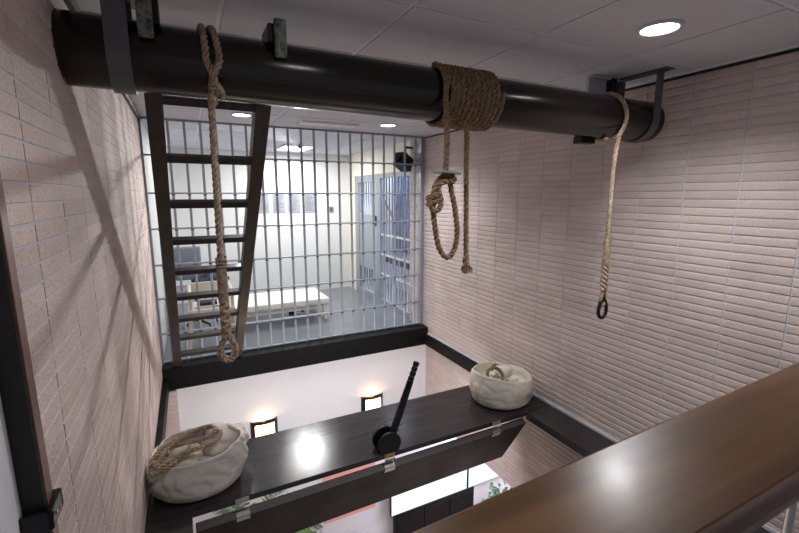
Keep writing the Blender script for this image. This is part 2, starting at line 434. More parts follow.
# surveillance camera
t = empty('security_camera', (2.59, 4.79, 2.12)); tag(t, 'black boxy surveillance camera on a bracket high in the cell corner', 'camera')
b = bmesh.new(); R = Matrix.Translation((2.47, 4.79, 2.075)) @ Matrix.Rotation(math.radians(28), 4, 'Z') @ Matrix.Rotation(math.radians(24), 4, 'Y')
box(b, -.12, .09, -.075, .075, -.085, .085, bev=.012, mtx=R); link('housing', b, 'black', t)
b = bmesh.new(); cyl(b, R @ Vector((-.12, 0, 0)), R @ Vector((-.155, 0, 0)), .045, 16); link('lens', b, 'iron', t)
b = bmesh.new(); cyl(b, (2.49, 4.79, 2.15), (2.49, 4.79, 2.27), .014, 8); cyl(b, (2.49, 4.79, 2.26), (2.592, 4.79, 2.26), .014, 8); link('bracket', b, 'black', t)

# bench
t = empty('cell_bench', (1.0, 5.75, 0)); tag(t, 'long low white bench on the grey cell floor, behind the bars', 'bench')
b = bmesh.new(); box(b, .45, 1.65, 5.40, 6.14, .225, .30, bev=.008); link('bench_top', b, 'bench', t)
b = bmesh.new(); box(b, .47, 1.55, 5.43, 5.46, .165, .2245); link('apron', b, 'bench', t)
b = bmesh.new(); box(b, .47, 1.55, 6.08, 6.11, .165, .2245); link('apron', b, 'bench', t)
for x in (.46, 1.56):
    for y in (5.42, 6.06):
        b = bmesh.new()
        vs = [(x, y), (x+.08, y), (x+.08, y+.06), (x, y+.06)]
        A = [b.verts.new((p[0], p[1], .226)) for p in vs]; q = .02
        B = [b.verts.new((x+.02+(p[0]-x)*.5, y+(p[1]-y)*.7, 0)) for p in vs]
        b.faces.new(A); b.faces.new(B[::-1])
        for i in range(4): b.faces.new((A[i], B[i], B[(i+1) % 4], A[(i+1) % 4]))
        link('leg', b, 'bench', t)
b = bmesh.new()
for k in range(14):
    a = k/13*PI; b.verts.new
tube(b, [(1.30+.09*math.cos(a), 5.86+.05*math.sin(a), .03+.02*math.sin(a*2)) for a in [k/12*PI for k in range(13)]], .022, 8)
tag(link('dark_strap', b, 'navy', None, True), 'dark curled strap on the cell floor under the white bench', 'strap')

# plastic chair in cell
t = empty('plastic_chair', (.17, 5.2, 0)); tag(t, 'beige moulded plastic chair in the cell, seen behind the ladder', 'chair')
b = bmesh.new(); box(b, -.06, .42, 5.0, 5.44, .40, .43, bev=.012); link('seat', b, 'plastic', t)
b = bmesh.new()
box(b, -.05, .41, 5.42, 5.45, .52, .66, bev=.012)
for x in (0, .13, .26, .37): box(b, x-.015, x+.015, 5.425, 5.445, .42, .56)
link('backrest', b, 'plastic', t)
for x in (-.05, .38):
    for y in (5.02, 5.41):
        b = bmesh.new(); cyl(b, (x+.015, y, .405), (x+.015+(.03 if x > 0 else -.03), y+(-.02 if y < 5.2 else .02), 0), .024, 10, .016); link('leg', b, 'plastic', t, True)
    b = bmesh.new(); xx = x+.015
    tube(b, resample([(xx, 5.03, .41), (xx, 5.02, .58), (xx, 5.08, .62), (xx, 5.42, .63)], .02)[0], .018, 8); link('armrest', b, 'plastic', t, True)
b = bmesh.new()   # arched apron between front legs
for s in range(10):
    a0, a1 = PI*s/10, PI*(s+1)/10
    xa, xb = .18-.19*math.cos(a0), .18-.19*math.cos(a1)
    za, zb = .30+.09*math.sin(a0), .30+.09*math.sin(a1)
    vs = [(xa, za), (xb, zb), (xb, .405), (xa, .405)]
    F = [b.verts.new((p[0], 5.005, p[1])) for p in vs]; G = [b.verts.new((p[0], 5.02, p[1])) for p in vs]
    b.faces.new(F); b.faces.new(G[::-1])
    for i in range(4): b.faces.new((F[i], G[i], G[(i+1) % 4], F[(i+1) % 4]))
link('apron', b, 'plastic', t)
# office chair behind
t = empty('office_chair', (.06, 5.95, 0)); tag(t, 'grey upholstered office chair in the cell, behind the beige plastic chair', 'chair')
b = bmesh.new(); box(b, -.19, .13, 6.05, 6.12, .58, 1.02, bev=.03); link('backrest', b, 'grey_fabric', t, True)
b = bmesh.new(); box(b, -.20, .24, 5.70, 6.12, .44, .51, bev=.025); link('seat', b, 'grey_fabric', t, True)
b = bmesh.new(); box(b, -.01, .05, 6.08, 6.12, .46, .6); link('back_support', b, 'black', t)
b = bmesh.new(); cyl(b, (.02, 5.92, .06), (.02, 5.92, .45), .025, 12)
link('gas_column', b, 'black', t)
for k in range(5):
    a = k*2*PI/5+.3; b = bmesh.new(); e = Vector((.02+.25*math.cos(a), 5.92+.25*math.sin(a), .05))
    cyl(b, (.02, 5.92, .09), e, .02, 8, .014); link('foot', b, 'black', t)
    b = bmesh.new(); cyl(b, e+Vector((-.012, 0, -.025)), e+Vector((.012, 0, -.025)), .025, 12); link('castor', b, 'black', t, True)
b = bmesh.new()
r = bmesh.ops.create_icosphere(b, subdivisions=4, radius=1)
for v in b.verts:
    n_ = noise.noise(v.co*2.2)
    v.co = Vector((v.co.x*.21*(1+.2*n_)+.22, v.co.y*.15*(1+.2*n_)+5.84, max(-.4, v.co.z)*.12*(1+.5*n_)+.575))
tag(link('folded_jacket', b, 'navy', None, True), 'crumpled dark navy jacket lying on the office chair seat in the cell', 'jacket')
# white tray on plastic chair
b = bmesh.new(); box(b, .0, .26, 5.06, 5.32, .43, .455, bev=.008); box(b, .03, .24, 5.07, 5.22, .4555, .49, bev=.01, mi=1)
tag(link('paper_tray', b, ['white', 'black']), 'white tray holding a black box on the beige plastic chair', 'tray')

# sprinkler and ceiling things in the cell
b = bmesh.new(); cyl(b, (1.45, 5.9, H-.001), (1.45, 5.9, H-.03), .012, 8); cyl(b, (1.45, 5.9, H-.03), (1.45, 5.9, H-.045), .04, 14); cyl(b, (1.45, 5.9, H-.046), (1.45, 5.9, H-.06), .02, 10)
tag(link('sprinkler_head', b, 'steel_dark', None), 'small dark sprinkler head hanging from the cell ceiling by the square lamp', 'sprinkler')
t = empty('square_ceiling_lamp', (1.50, 6.5, H)); tag(t, 'square glowing ceiling panel lamp inside the cell', 'lamp')
b = bmesh.new(); box(b, 1.30, 1.70, 6.1, 6.75, H-.012, H-.001); link('diffuser', b, 'lamp_cell', t)
b = bmesh.new()
for q in ((1.27, 1.30, 6.07, 6.78), (1.70, 1.73, 6.07, 6.78), (1.30, 1.70, 6.07, 6.1), (1.30, 1.70, 6.75, 6.78)): box(b, *q, H-.016, H-.001)
link('lamp_frame', b, 'ceil_grid', t)
t = empty('ceiling_vent', (1.3, 4.15, H)); tag(t, 'pale ceiling air vent with four square slots, in front of the bars', 'vent')
b = bmesh.new(); box(b, 1.02, 1.60, 4.06, 4.26, H-.008, H-.001, bev=.002); link('vent_frame', b, 'ceil_grid', t)
for k in range(4):
    b = bmesh.new(); box(b, 1.04+k*.14, 1.16+k*.14, 4.08, 4.24, H-.014, H-.0085, bev=.002); link('slot', b, 'white', t)

# ------------------------------------------------------------------ downlights
def downlight(x, y, label, r=.085):
    t = empty('downlight', (x, y, H)); tag(t, label, 'lamp', 'round ceiling downlights')
    b = bmesh.new(); n = 40
    prof = [(r*.80, -.004), (r*.86, -.012), (r, -.010), (r*1.03, -.001), (r*.80, -.001)]
    rings = [[b.verts.new((x+p[0]*math.cos(2*PI*k/n), y+p[0]*math.sin(2*PI*k/n), H+p[1])) for k in range(n)] for p in prof]
    for i in range(len(prof)):
        A, B = rings[i], rings[(i+1) % len(prof)]
        for k in range(n): b.faces.new((A[k], A[(k+1) % n], B[(k+1) % n], B[k]))
    bmesh.ops.recalc_face_normals(b, faces=b.faces)
    link('rim', b, 'lamp_rim', t, True)
    b = bmesh.new(); cyl(b, (x, y, H-.008), (x, y, H-.002), r*.80, 40); link('lamp_disc', b, 'lamp', t)
    return t
def spot(name, loc, energy, col=(.97, .965, 1.), size=.07, angle=140, blend=1.0, rot=(0, 0, 0)):
    l = bpy.data.lights.new(name, 'SPOT'); l.energy = energy; l.color = col; l.shadow_soft_size = size
    l.spot_size = math.radians(angle); l.spot_blend = blend
    o = bpy.data.objects.new(name, l); COL.objects.link(o); o.location = loc; o.rotation_euler = rot; return o
def area(name, loc, sx, sy, energy, col=(1, 1, 1), rot=(0, 0, 0)):
    l = bpy.data.lights.new(name, 'AREA'); l.shape = 'RECTANGLE'; l.size = sx; l.size_y = sy; l.energy = energy; l.color = col
    o = bpy.data.objects.new(name, l); COL.objects.link(o); o.location = loc; o.rotation_euler = rot; return o
downlight(1.81, 1.20, 'round downlight glowing in the near ceiling, right of the hanging noose coil')
downlight(.49, 4.00, 'round downlight seen between the ladder stiles, just in front of the bars')
downlight(1.85, 3.93, 'round downlight beneath the beam, above the right half of the bars')
downlight(.49, 1.20, 'round downlight above the left half of the beam, just outside the view')
spot('downlight_source', (1.81, 1.20, H-.03), 66, angle=140, blend=.8)
spot('downlight_source', (.49, 1.20, H-.03), 26)
spot('downlight_source', (.49, 4.00, H-.03), 38, size=.05)
spot('downlight_source', (1.85, 3.93, H-.03), 88, size=.05)
area('panel_source', (1.56, 6.42, H-.03), .5, .6, 34, (1, 1, .98))
spot('added_wall_spot', (1.56, 6.30, H-.05), 560, (1, .98, .97), .075, 48, .8, (math.radians(74), 0, math.radians(151)))  # added spot at the cell panel, throws the ladder's shadow on the left wall
area('panel_source', (.3, 5.6, H-.03), .5, .5, 8, (1, 1, .98))
area('corridor_source', (3.03, 5.8, H-.05), .4, 2.2, 26, (.82, .90, 1))
# lower room: unseen area lights added to brighten its white wall
area('lower_fill', (3.6, 3.2, -1.12), 1.2, 1.6, 90, (.86, .83, 1))
area('lower_fill', (1.1, 2.85, -.30), 2.2, .15, 21, (.95, .94, 1), (math.radians(55), 0, 0))  # added out of sight under the deck, turned to the white wall

# ------------------------------------------------------------------ the beam
BA = Vector((XL+.003, 1.80, 2.155)); BB = Vector((2.50, 1.684, 2.109)); BR = .1125
def bc(x):
    t = (x-XL)/(2.6-XL); return Vector((x, 1.80-.12*t, 2.149-.044*t))
t = empty('gallows_beam', (1.1, 1.74, 2.13)); tag(t, 'thick glossy black round gallows beam spanning wall to wall under the ceiling', 'beam')
b = bmesh.new(); tube(b, [bc(x) for x in (XL+.003, XL+.01, .3, .9, 1.5, 2.1, 2.49, 2.50)], BR, 72, rfun=lambda k: BR)
link('beam_log', b, 'beam', t, False)

def strap(x, w, name, label, th=.008):
    c = bc(x); r0 = BR+.0015; pts = []
    pts.append((c.y-r0, H)); pts.append((c.y-r0, c.z))
    for k in range(1, 24):
        a = PI+PI*k/24; pts.append((c.y+r0*math.cos(a), c.z+r0*math.sin(a)))
    pts += [(c.y+r0, c.z), (c.y+r0, H)]
    b = bmesh.new(); N = len(pts); L = []
    for i, p in enumerate(pts):
        q0 = pts[max(i-1, 0)]; q1 = pts[min(i+1, N-1)]; ty, tz = q1[0]-q0[0], q1[1]-q0[1]; l = math.hypot(ty, tz)
        ny, nz = tz/l, -ty/l     # outward
        L.append([b.verts.new((x+s*w/2, p[0]+o*ny, p[1]+o*nz)) for s, o in ((-1, 0), (1, 0), (1, th), (-1, th))])
    for i in range(N-1):
        for k in range(4): b.faces.new((L[i][k], L[i][(k+1) % 4], L[i+1][(k+1) % 4], L[i+1][k]))
    b.faces.new(L[0]); b.faces.new(L[-1][::-1]); bmesh.ops.recalc_face_normals(b, faces=b.faces)
    # outward sign check
    tt = empty(name, (x, c.y, H)); tag(tt, label, 'strap', 'steel straps carrying the beam')
    link('strap_band', b, 'strap', tt)
    b = bmesh.new(); box(b, x-w*.7, x+w*.7, c.y-r0-.06, c.y+r0+.06, H-.006, H, bev=.001); 
    link('ceiling_plate', b, 'strap', tt)
    for yy in (c.y-r0-.035, c.y+r0+.035):
        b = bmesh.new(); cyl(b, (x, yy, H-.006), (x, yy, H-.014), .012, 6); link('bolt', b, 'strap', tt)
strap(-.155, .066, 'beam_strap', 'grey steel strap hanging the left end of the beam from the ceiling')
strap(2.415, .055, 'beam_strap', 'grey steel strap hanging the right end of the beam from the ceiling')

def chock(x, w, ztop, zbot, label, side):
    c = bc(x); tt = empty('iron_chock', (x, c.y-BR, ztop)); tag(tt, label, 'bracket', 'mossy iron chocks on the beam')
    b = bmesh.new(); box(b, x-w/2, x+w/2, c.y-BR-.022, c.y-BR+.003, zbot, ztop, bev=.009); link('front_plate', b, 'patina', tt)
    b = bmesh.new()
    xa = x+side*(w/2+.0); box(b, min(x-w*.2, x+side*w*.9), max(x+w*.2, x+side*w*.9), c.y-BR+.0035, c.y+.03, c.z+.085, ztop-.012, bev=.006)
    link('saddle_block', b, 'iron', tt)
chock(-.072, .046, 2.345, 2.178, 'mossy grey iron chock bolted on the beam beside the left strap', 1)
chock(.350, .044, 2.300, 2.170, 'mossy green iron chock on the beam between the left rope and the coil', -1)

# pale ceiling brackets above the right end
for (x0, x1, z0, z1, lb) in ((2.16, 2.31, 2.20, H, 'wide pale metal plate between beam and ceiling, left of the right strap'), (2.37, 2.45, 2.19, H, 'narrow pale metal plate between beam and ceiling, next to the right wall')):
    b = bmesh.new(); box(b, x0, x1, 1.83, 1.85, z0, z1-.001, bev=.002); box(b, x0, x1, 1.80, 1.8305, H-.012, H-.001)
    tag(link('ceiling_bracket', b, 'plate_white'), lb, 'bracket', 'pale brackets above the beam')
b = bmesh.new(); box(b, 2.322, 2.362, 1.80, 1.86, 2.16, H-.001, bev=.003)
tag(link('hanger_block', b, 'iron'), 'dark steel hanger block between the two pale plates above the beam', 'bracket')
b = bmesh.new(); box(b, 2.05, 2.165, 1.76, 1.82, 1.974, 2.012, bev=.004); box(b, 2.06, 2.10, 1.79, 1.82, 1.99, 2.03, bev=.003)
tag(link('cleat_block', b, 'iron'), 'small black cleat under the beam, left of the right rope', 'cleat')

# ------------------------------------------------------------------ ropes
# left rope: doubled loop over the beam, then straight down to serving, splice and eye
t = empty('left_noose_rope', (.12, 1.66, 2.26)); t.name = 'noose_rope'
tag(t, 'grey-brown rope hanging from the beam in front of the ladder, ending in a thimble eye', 'rope', 'ropes hanging from the beam')
rr = .0122; xb = .135; c = bc(xb); R0 = BR+rr
def ring(x, off, a0, a1, n=18):
    out = []
    for k in range(n+1):
        a = math.radians(a0+(a1-a0)*k/n); cc = bc(x+off*k/n); out.append(Vector((x+off*k/n, cc.y+R0*math.cos(a), cc.z+R0*math.sin(a))))
    return out
b = bmesh.new()
# strand A: from crossing, over the beam front to back, under and up again
A = ring(.125, 0, 205, 80, 10)      # front up over the top
B = ring(.125, .045, 80, -100, 14)  # down the back and under
A = ring(.100, -.006, 185, 80, 10); B = ring(.094, .03, 80, -95, 14)
rope(b, [(.135, 1.640, 2.02), (.124, 1.640, 2.055), (.110, 1.648, 2.10)]+A+B[1:]+[(.120, 1.70, 2.018), (.118, 1.655, 2.01)], rr)
rope(b, [(.112, 1.652, 2.0), (.112, 1.650, 2.04), (.120, 1.648, 2.085), (.140, 1.650, 2.13)]+ring(.140, -.020, 170, 80, 8)+ring(.120, 0, 80, -90, 12)[1:], rr)
rope(b, [(.118, 1.70, 2.02), (.108, 1.648, 2.025), (.122, 1.632, 2.045), (.142, 1.645, 2.03), (.140, 1.665, 2.01)], rr*.9)
link('beam_hitch', b, 'rope', t)
b = bmesh.new(); rope(b, [(.112, 1.644, 2.06), (.108, 1.650, 2.0), (.105, 1.656, 1.93), (.102, 1.656, 1.65), (.100, 1.655, 1.42)], rr)
link('rope_line', b, 'rope', t)
b = bmesh.new()   # throat turns and serving
rope(b, [(.101+.0155*math.cos(a), 1.655+.0155*math.sin(a), 1.455-.0042*a/2/PI*3) for a in [k*.35 for k in range(54)]], .0055, sm=True)
link('throat_turns', b, 'twine', t)
b = bmesh.new()
tube(b, [(.100+.0145*math.cos(a), 1.655+.0145*math.sin(a), 1.415-.0054*a/2/PI) for a in [k*.4 for k in range(int(24*2*PI/.4))]], .0038, 6)
cyl(b, (.100, 1.655, 1.42), (.100, 1.655, 1.283), .0135, 16)
link('serving', b, 'twine', t, True)
b = bmesh.new()
# plaited splice
for s in range(4):
    tube(b, [(.101+.010*math.cos(a+s*PI/2), 1.655+.010*math.sin((a)*(1 if s % 2 else -1)+s*PI/2), z) for a, z in [(k*.33, 1.288-k*.0039) for k in range(36)]], .0088, 8)
link('splice', b, 'rope', t, True)
def eye(b, cx, cy, ztop, w, h, r, twist=0):
    pts = []
    for k in range(25):
        a = 2*PI*k/24
        x = w/2*math.sin(a)*(1-.0)*math.sin(a/2)**.6 if True else 0
        z = -h/2*(1-math.cos(a))
        pts.append(Vector((cx+x*math.cos(twist), cy+x*math.sin(twist), ztop+z)))
    return pts
b = bmesh.new(); rope(b, eye(b, .103, 1.655, 1.155, .068, .098, .012), .0105); link('eye_loop', b, 'rope', t)
b = bmesh.new(); tube(b, [p for p in eye(b, .103, 1.655, 1.142, .044, .072, .01)], .005, 8); link('thimble', b, 'zinc', t, True)

# right rope
t = empty('noose_rope', (2.13, 1.6, 2.2)); tag(t, 'pale thin rope hanging near the right wall, ending in a small dark eye', 'rope', 'ropes hanging from the beam')
rr = .0120; R0 = BR+rr-.002
b = bmesh.new()
rope(b, [Vector((p.x, p.y, p.z)) for p in ring(2.19, -.05, 250, 100, 12)]+ring(2.14, .04, 100, -60, 12)[1:]+[(2.125, 1.655, 1.985)], rr)
link('beam_hitch', b, 'rope_pale', t)
b = bmesh.new(); rope(b, [(2.185, 1.592, 2.085), (2.165, 1.585, 2.04), (2.135, 1.59, 1.98), (2.127, 1.60, 1.80), (2.126, 1.60, 1.45)], rr); link('rope_line', b, 'rope_pale', t)
b = bmesh.new(); tube(b, [(2.127+.016*math.cos(a), 1.60+.016*math.sin(a), 1.455-.0050*a/2/PI) for a in [k*.4 for k in range(int(34*2*PI/.4))]], .0034, 6)
cyl(b, (2.127, 1.6, 1.46), (2.127, 1.6, 1.285), .0145, 14); link('serving', b, 'rope_pale', t, True)
b = bmesh.new()
for s in range(3): tube(b, [(2.128+.011*math.cos(a+s*2*PI/3), 1.60+.011*math.sin(a+s*2*PI/3), 1.288-k*.0052) for k in range(30) for a in [k*.42]], .0095, 8)
link('splice', b, 'rope_pale', t, True)
b = bmesh.new(); rope(b, eye(b, 2.132, 1.6, 1.150, .045, .110, .01), .0085); link('eye_loop', b, 'rope_pale', t)
b = bmesh.new(); tube(b, eye(b, 2.134, 1.6, 1.088, .080, .120, .01)[1:24], .0105, 8); link('eye_leather', b, 'iron', t, True)

# middle rope: coil on the beam, hanging noose and a loose tail
t = empty('noose_rope', (1.15, 1.61, 2.15)); tag(t, 'thick brown rope coiled round the middle of the beam with a noose and loose tail', 'rope', 'ropes hanging from the beam')
rr = .0128; R0 = BR+rr; b = bmesh.new(); pts = []
turns = 11; x0, x1 = 1.050, 1.338
for k in range(turns*40+1):
    u = k/(turns*40); a = PI-.15-2*PI*turns*u; x = x0+(x1-x0)*u; cc = bc(x); wv = .0015*math.sin(a*3+k*.11)
    pts.append(Vector((x, cc.y+(R0+wv)*math.cos(a), cc.z+(R0+wv)*math.sin(a))))
rope(b, pts, rr, sides=5); link('beam_coil', b, 'rope_brown', t)
R0 = BR+rr; c0 = bc(1.035)
b = bmesh.new()
rope(b, [(1.040, c0.y-.02, c0.z+R0+.004), (1.038, c0.y-.085, c0.z+.096), (1.037, c0.y-R0-.004, c0.z+.03), (1.034, c0.y-R0-.008, c0.z-.03), (1.030, c0.y-R0-.018, 2.02), (1.026, 1.585, 1.90), (1.022, 1.585, 1.785)], rr)
link('noose_line', b, 'rope_brown', t)
b = bmesh.new()   # oval metal plate
n = 28; Rm = Matrix.Translation((1.025, 1.583, 1.775)) @ Matrix.Rotation(math.radians(3), 4, 'Y') @ Matrix.Rotation(math.radians(-2), 4, 'X')
A = [b.verts.new(Rm @ Vector((.072*math.cos(2*PI*k/n), .045*math.sin(2*PI*k/n), .004))) for k in range(n)]
B = [b.verts.new(Rm @ Vector((.072*math.cos(2*PI*k/n), .045*math.sin(2*PI*k/n), -.004))) for k in range(n)]
b.faces.new(A); b.faces.new(B[::-1])
for k in range(n): b.faces.new((A[k], B[k], B[(k+1) % n], A[(k+1) % n]))
link('stop_plate', b, 'pewter', t)
b = bmesh.new()
rope(b, [(1.048, 1.583, 1.765), (1.06, 1.575, 1.745), (1.040, 1.57, 1.738), (1.000, 1.57, 1.735), (.968, 1.572, 1.708), (.957, 1.575, 1.670), (.957, 1.576, 1.63)], rr*1.15)
rope(b, [(1.035, 1.590, 1.765), (1.005, 1.59, 1.755), (.975, 1.592, 1.72), (.965, 1.592, 1.66), (.966, 1.59, 1.60), (.975, 1.588, 1.53), (.992, 1.586, 1.455), (1.022, 1.585, 1.408), (1.052, 1.584, 1.405), (1.078, 1.583, 1.445), (1.087, 1.582, 1.52), (1.072, 1.582, 1.62), (1.052, 1.583, 1.70), (1.040, 1.583, 1.765)], rr*1.02)
link('noose_loop', b, 'rope_brown', t)
b = bmesh.new()
for q, (z, tl) in enumerate(((1.676, .45), (1.650, .35))):
    pp = []
    for k in range(20):
        a = 2*PI*k/20; v = Vector((.025*math.cos(a), .026*math.sin(a), .010*math.cos(a+.3)))
        pp.append(Vector((.9615, 1.583, z))+v)
    rope(b, pp, rr*.85, closed=True)
rope(b, [(.975, 1.565, 1.70), (.985, 1.560, 1.655), (.978, 1.56, 1.622), (.955, 1.562, 1.612), (.938, 1.57, 1.632), (.940, 1.575, 1.66)], rr*.95)
link('noose_knot', b, 'rope_brown', t)
b = bmesh.new(); c1 = bc(1.14)
rope(b, [(1.160, 1.69, 2.018), (1.155, 1.64, 1.995), (1.150, 1.615, 1.95), (1.150, 1.61, 1.80), (1.152, 1.605, 1.55), (1.153, 1.60, 1.40), (1.154, 1.598, 1.355)], rr)
link('tail_line', b, 'rope_brown', t)
b = bmesh.new(); rope(b, [(1.149, 1.60, 1.392), (1.151, 1.598, 1.372), (1.153, 1.598, 1.352)], .0165)
for k in range(80):
    a = random.uniform(0, 2*PI); r_ = random.uniform(.002, .014); e = random.uniform(.018, .032)
    tube(b, [(1.154+r_*math.cos(a), 1.598+r_*math.sin(a), 1.358), (1.157+(r_+.5*e)*math.cos(a)*.9, 1.598+(r_+.5*e)*math.sin(a)*.9, 1.338), (1.160+(r_+.3*e)*math.cos(a), 1.598+(r_+.3*e)*math.sin(a), 1.352-e*1.2)], .0018, 4)
link('frayed_end', b, 'rope_brown', t)

# ------------------------------------------------------------------ ladder
t = empty('wooden_ladder', (.11, 3.4, .045)); tag(t, 'dark wooden ladder leaning from the base beam up behind the gallows beam', 'ladder')
LT = Vector((0, 2.25, 2.10)); LB = Vector((0, 4.27, .215)); dirL = (LB-LT)/8
def lad(i, x): p = LT+dirL*i; return Vector((x, p.y, p.z))
def xl(i): return -.090+(-.178+.090)*i/8
def xr(i): return .372+(.366-.372)*i/8
ax = dirL.normalized(); nrm = Vector((0, -ax.z, ax.y)); nrm = nrm if nrm.y < 0 else -nrm
def plank(b, p, q, w, dep):
    X = Vector((1, 0, 0)); N = nrm
    P = [[b.verts.new(c+X*s*w/2+N*o*dep/2) for s, o in ((-1, -1), (1, -1), (1, 1), (-1, 1))] for c in (p, q)]
    b.faces.new(P[0]); b.faces.new(P[1][::-1])
    for k in range(4): b.faces.new((P[0][k], P[1][k], P[1][(k+1) % 4], P[0][(k+1) % 4]))
    bmesh.ops.recalc_face_normals(b, faces=b.faces)
    bmesh.ops.bevel(b, geom=list(b.edges), offset=.003, segments=1, affect='EDGES')
for f in (xl, xr):
    b = bmesh.new(); plank(b, lad(-.35, f(-.35)), lad(8.62, f(8.62)), .070, .085); link('stile', b, 'ladder', t)
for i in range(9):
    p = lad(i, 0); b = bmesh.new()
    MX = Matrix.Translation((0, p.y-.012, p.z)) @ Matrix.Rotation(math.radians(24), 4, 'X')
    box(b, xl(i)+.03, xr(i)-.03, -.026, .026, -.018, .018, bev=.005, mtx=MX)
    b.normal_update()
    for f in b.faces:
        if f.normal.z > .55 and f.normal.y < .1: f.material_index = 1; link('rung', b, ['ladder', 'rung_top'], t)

# ------------------------------------------------------------------ gallows deck
ZD = -.05
DY0, DY1 = 2.36, 2.97
t = empty('gallows_deck', (1.1, 2.66, ZD)); tag(t, 'long dark polished deck plank crossing the opening from wall to wall', 'platform')
b = bmesh.new(); box(b, XL+.002, 2.318, DY0, DY1, ZD-.035, ZD, bev=.003); link('deck_plank', b, 'deck', t)
b = bmesh.new(); box(b, 2.320, XR-.002, DY0, DY1, ZD-.035, ZD, bev=.003); link('end_plank', b, 'deck', t)
b = bmesh.new(); box(b, 2.33, XR-.013, .31, DY0-.003, ZD-.06, ZD, bev=.003)
o = tag(link('side_ledge', b, 'ledge'), 'black wooden ledge along the foot of the right wall, ending at the deck', 'ledge', 'ledges beside the trap opening')
for y in (1.715, 1.655):
    b = bmesh.new(); box(b, 2.3225, 2.3305, y-.012, y+.012, ZD-.045, ZD-.018, bev=.002); link('keep_plate', b, 'zinc', o)
b = bmesh.new(); box(b, XL+.002, -.095, .31, DY0-.003, ZD-.06, ZD, bev=.003)
tag(link('side_ledge', b, 'ledge'), 'black wooden ledge along the foot of the left wall, below the canvas bag', 'ledge', 'ledges beside the trap opening')

# trapdoor leaf hanging open
t = empty('trapdoor_leaf', (1.1, 2.37, -.1)); tag(t, 'heavy black trapdoor leaf hanging open under the front edge of the deck', 'trapdoor')
h0 = Vector((0, 2.345, -.136)); dl = Vector((0, .265, -.46)); dn = dl.normalized(); nb = Vector((0, -dn.z, dn.y)); # toward back/up
if nb.y < 0: nb = -nb
TL, TR, TH = -.085, 2.325, .050
b = bmesh.new()
def slab(b, xa, xb, s0, s1, o0, o1, mi=0):
    V = [[b.verts.new(Vector((x, 0, -.030*(1-x/2.3)))+h0+dn*s+nb*o) for s, o in ((s0, o0), (s1, o0), (s1, o1), (s0, o1))] for x in (xa, xb)]
    fs = [b.faces.new(V[0]), b.faces.new(V[1][::-1])]+[b.faces.new((V[0][k], V[1][k], V[1][(k+1) % 4], V[0][(k+1) % 4])) for k in range(4)]
    for f in fs: f.material_index = mi
slab(b, TL, TR, .006, dl.length, 0, TH, 0); bmesh.ops.recalc_face_normals(b, faces=b.faces); link('leaf_board', b, 'leaf_wood', t)
b = bmesh.new(); slab(b, TL, TR, 0, .0055, .001, TH-.001, 0); bmesh.ops.recalc_face_normals(b, faces=b.faces); link('edge_strip', b, 'edge_wood', t)
for i, (x, m_, lb) in enumerate(((.165, 'zinc', 'zinc hinge at the left end'), (1.112, 'brass', 'brass-coloured middle hinge'), (2.03, 'zinc', 'zinc hinge at the right end'))):
    b = bmesh.new(); w = .075
    box(b, x-w/2, x+w/2, DY0-.004, DY0-.0005, ZD-.034, ZD-.002, bev=.001)
    for k in (-1, 0, 1): cyl(b, (x+k*.025, DY0-.004, ZD-.018), (x+k*.025, DY0-.006, ZD-.018), .004, 8)
    ho = link('hinge', b, m_, t); ho['label'] = lb
    b = bmesh.new(); V0 = h0+nb*.004
    slab(b, x-w/2, x+w/2, -.003, -.0006, .004, TH-.003); slab(b, x-w/2, x+w/2, 0, .042, -.003, -.0005); bmesh.ops.recalc_face_normals(b, faces=b.faces)
    link('hinge_plate', b, 'zinc', ho)
    b = bmesh.new(); cyl(b, (x-w/2, 2.353, -.095), (x+w/2, 2.353, -.095), .007, 12); link('hinge_pin', b, 'zinc', ho, True)

# lever
t = empty('drop_lever', (1.12, 2.42, ZD)); tag(t, 'black iron drop lever with ribbed grip rising from a round wheel on the deck', 'lever')
wc = Vector((1.115, 2.42, ZD+.058))
for yy, nm in ((2.372, 'wheel'), (2.462, 'wheel')):
    b = bmesh.new(); tube(b, [(wc.x, yy-.010, wc.z), (wc.x, yy-.009, wc.z), (wc.x, yy+.009, wc.z), (wc.x, yy+.010, wc.z)], .085, 40, rfun=lambda k: .081 if k in (0, 1) else .085)
    # flatten where it meets the deck
    for v in b.verts: v.co.z = max(v.co.z, ZD+.001)
    link(nm, b, 'iron', t)
b = bmesh.new(); cyl(b, (wc.x, 2.382, wc.z), (wc.x, 2.452, wc.z), .026, 20); link('axle', b, 'iron', t, True)
hb = Vector((1.150, 2.417, .02)); ht = Vector((1.352, 2.417, .545)); hd = (ht-hb)
b = bmesh.new(); tube(b, [hb+hd*k for k in (0, .05, .5, .74)], .017, 20, rfun=lambda k: .030-.007*k); link('handle', b, 'iron', t, True)
for k in range(4):
    b = bmesh.new(); p0 = hb+hd*(.745+k*.063); p1 = hb+hd*(.745+k*.063+.055)
    tube(b, [p0, p0+(p1-p0)*.12, p0+(p1-p0)*.85, p1], .015, 20, rfun=lambda k: (.0175 if k in (0, 1) else .0215)); link('grip_ring', b, 'iron', t, True)

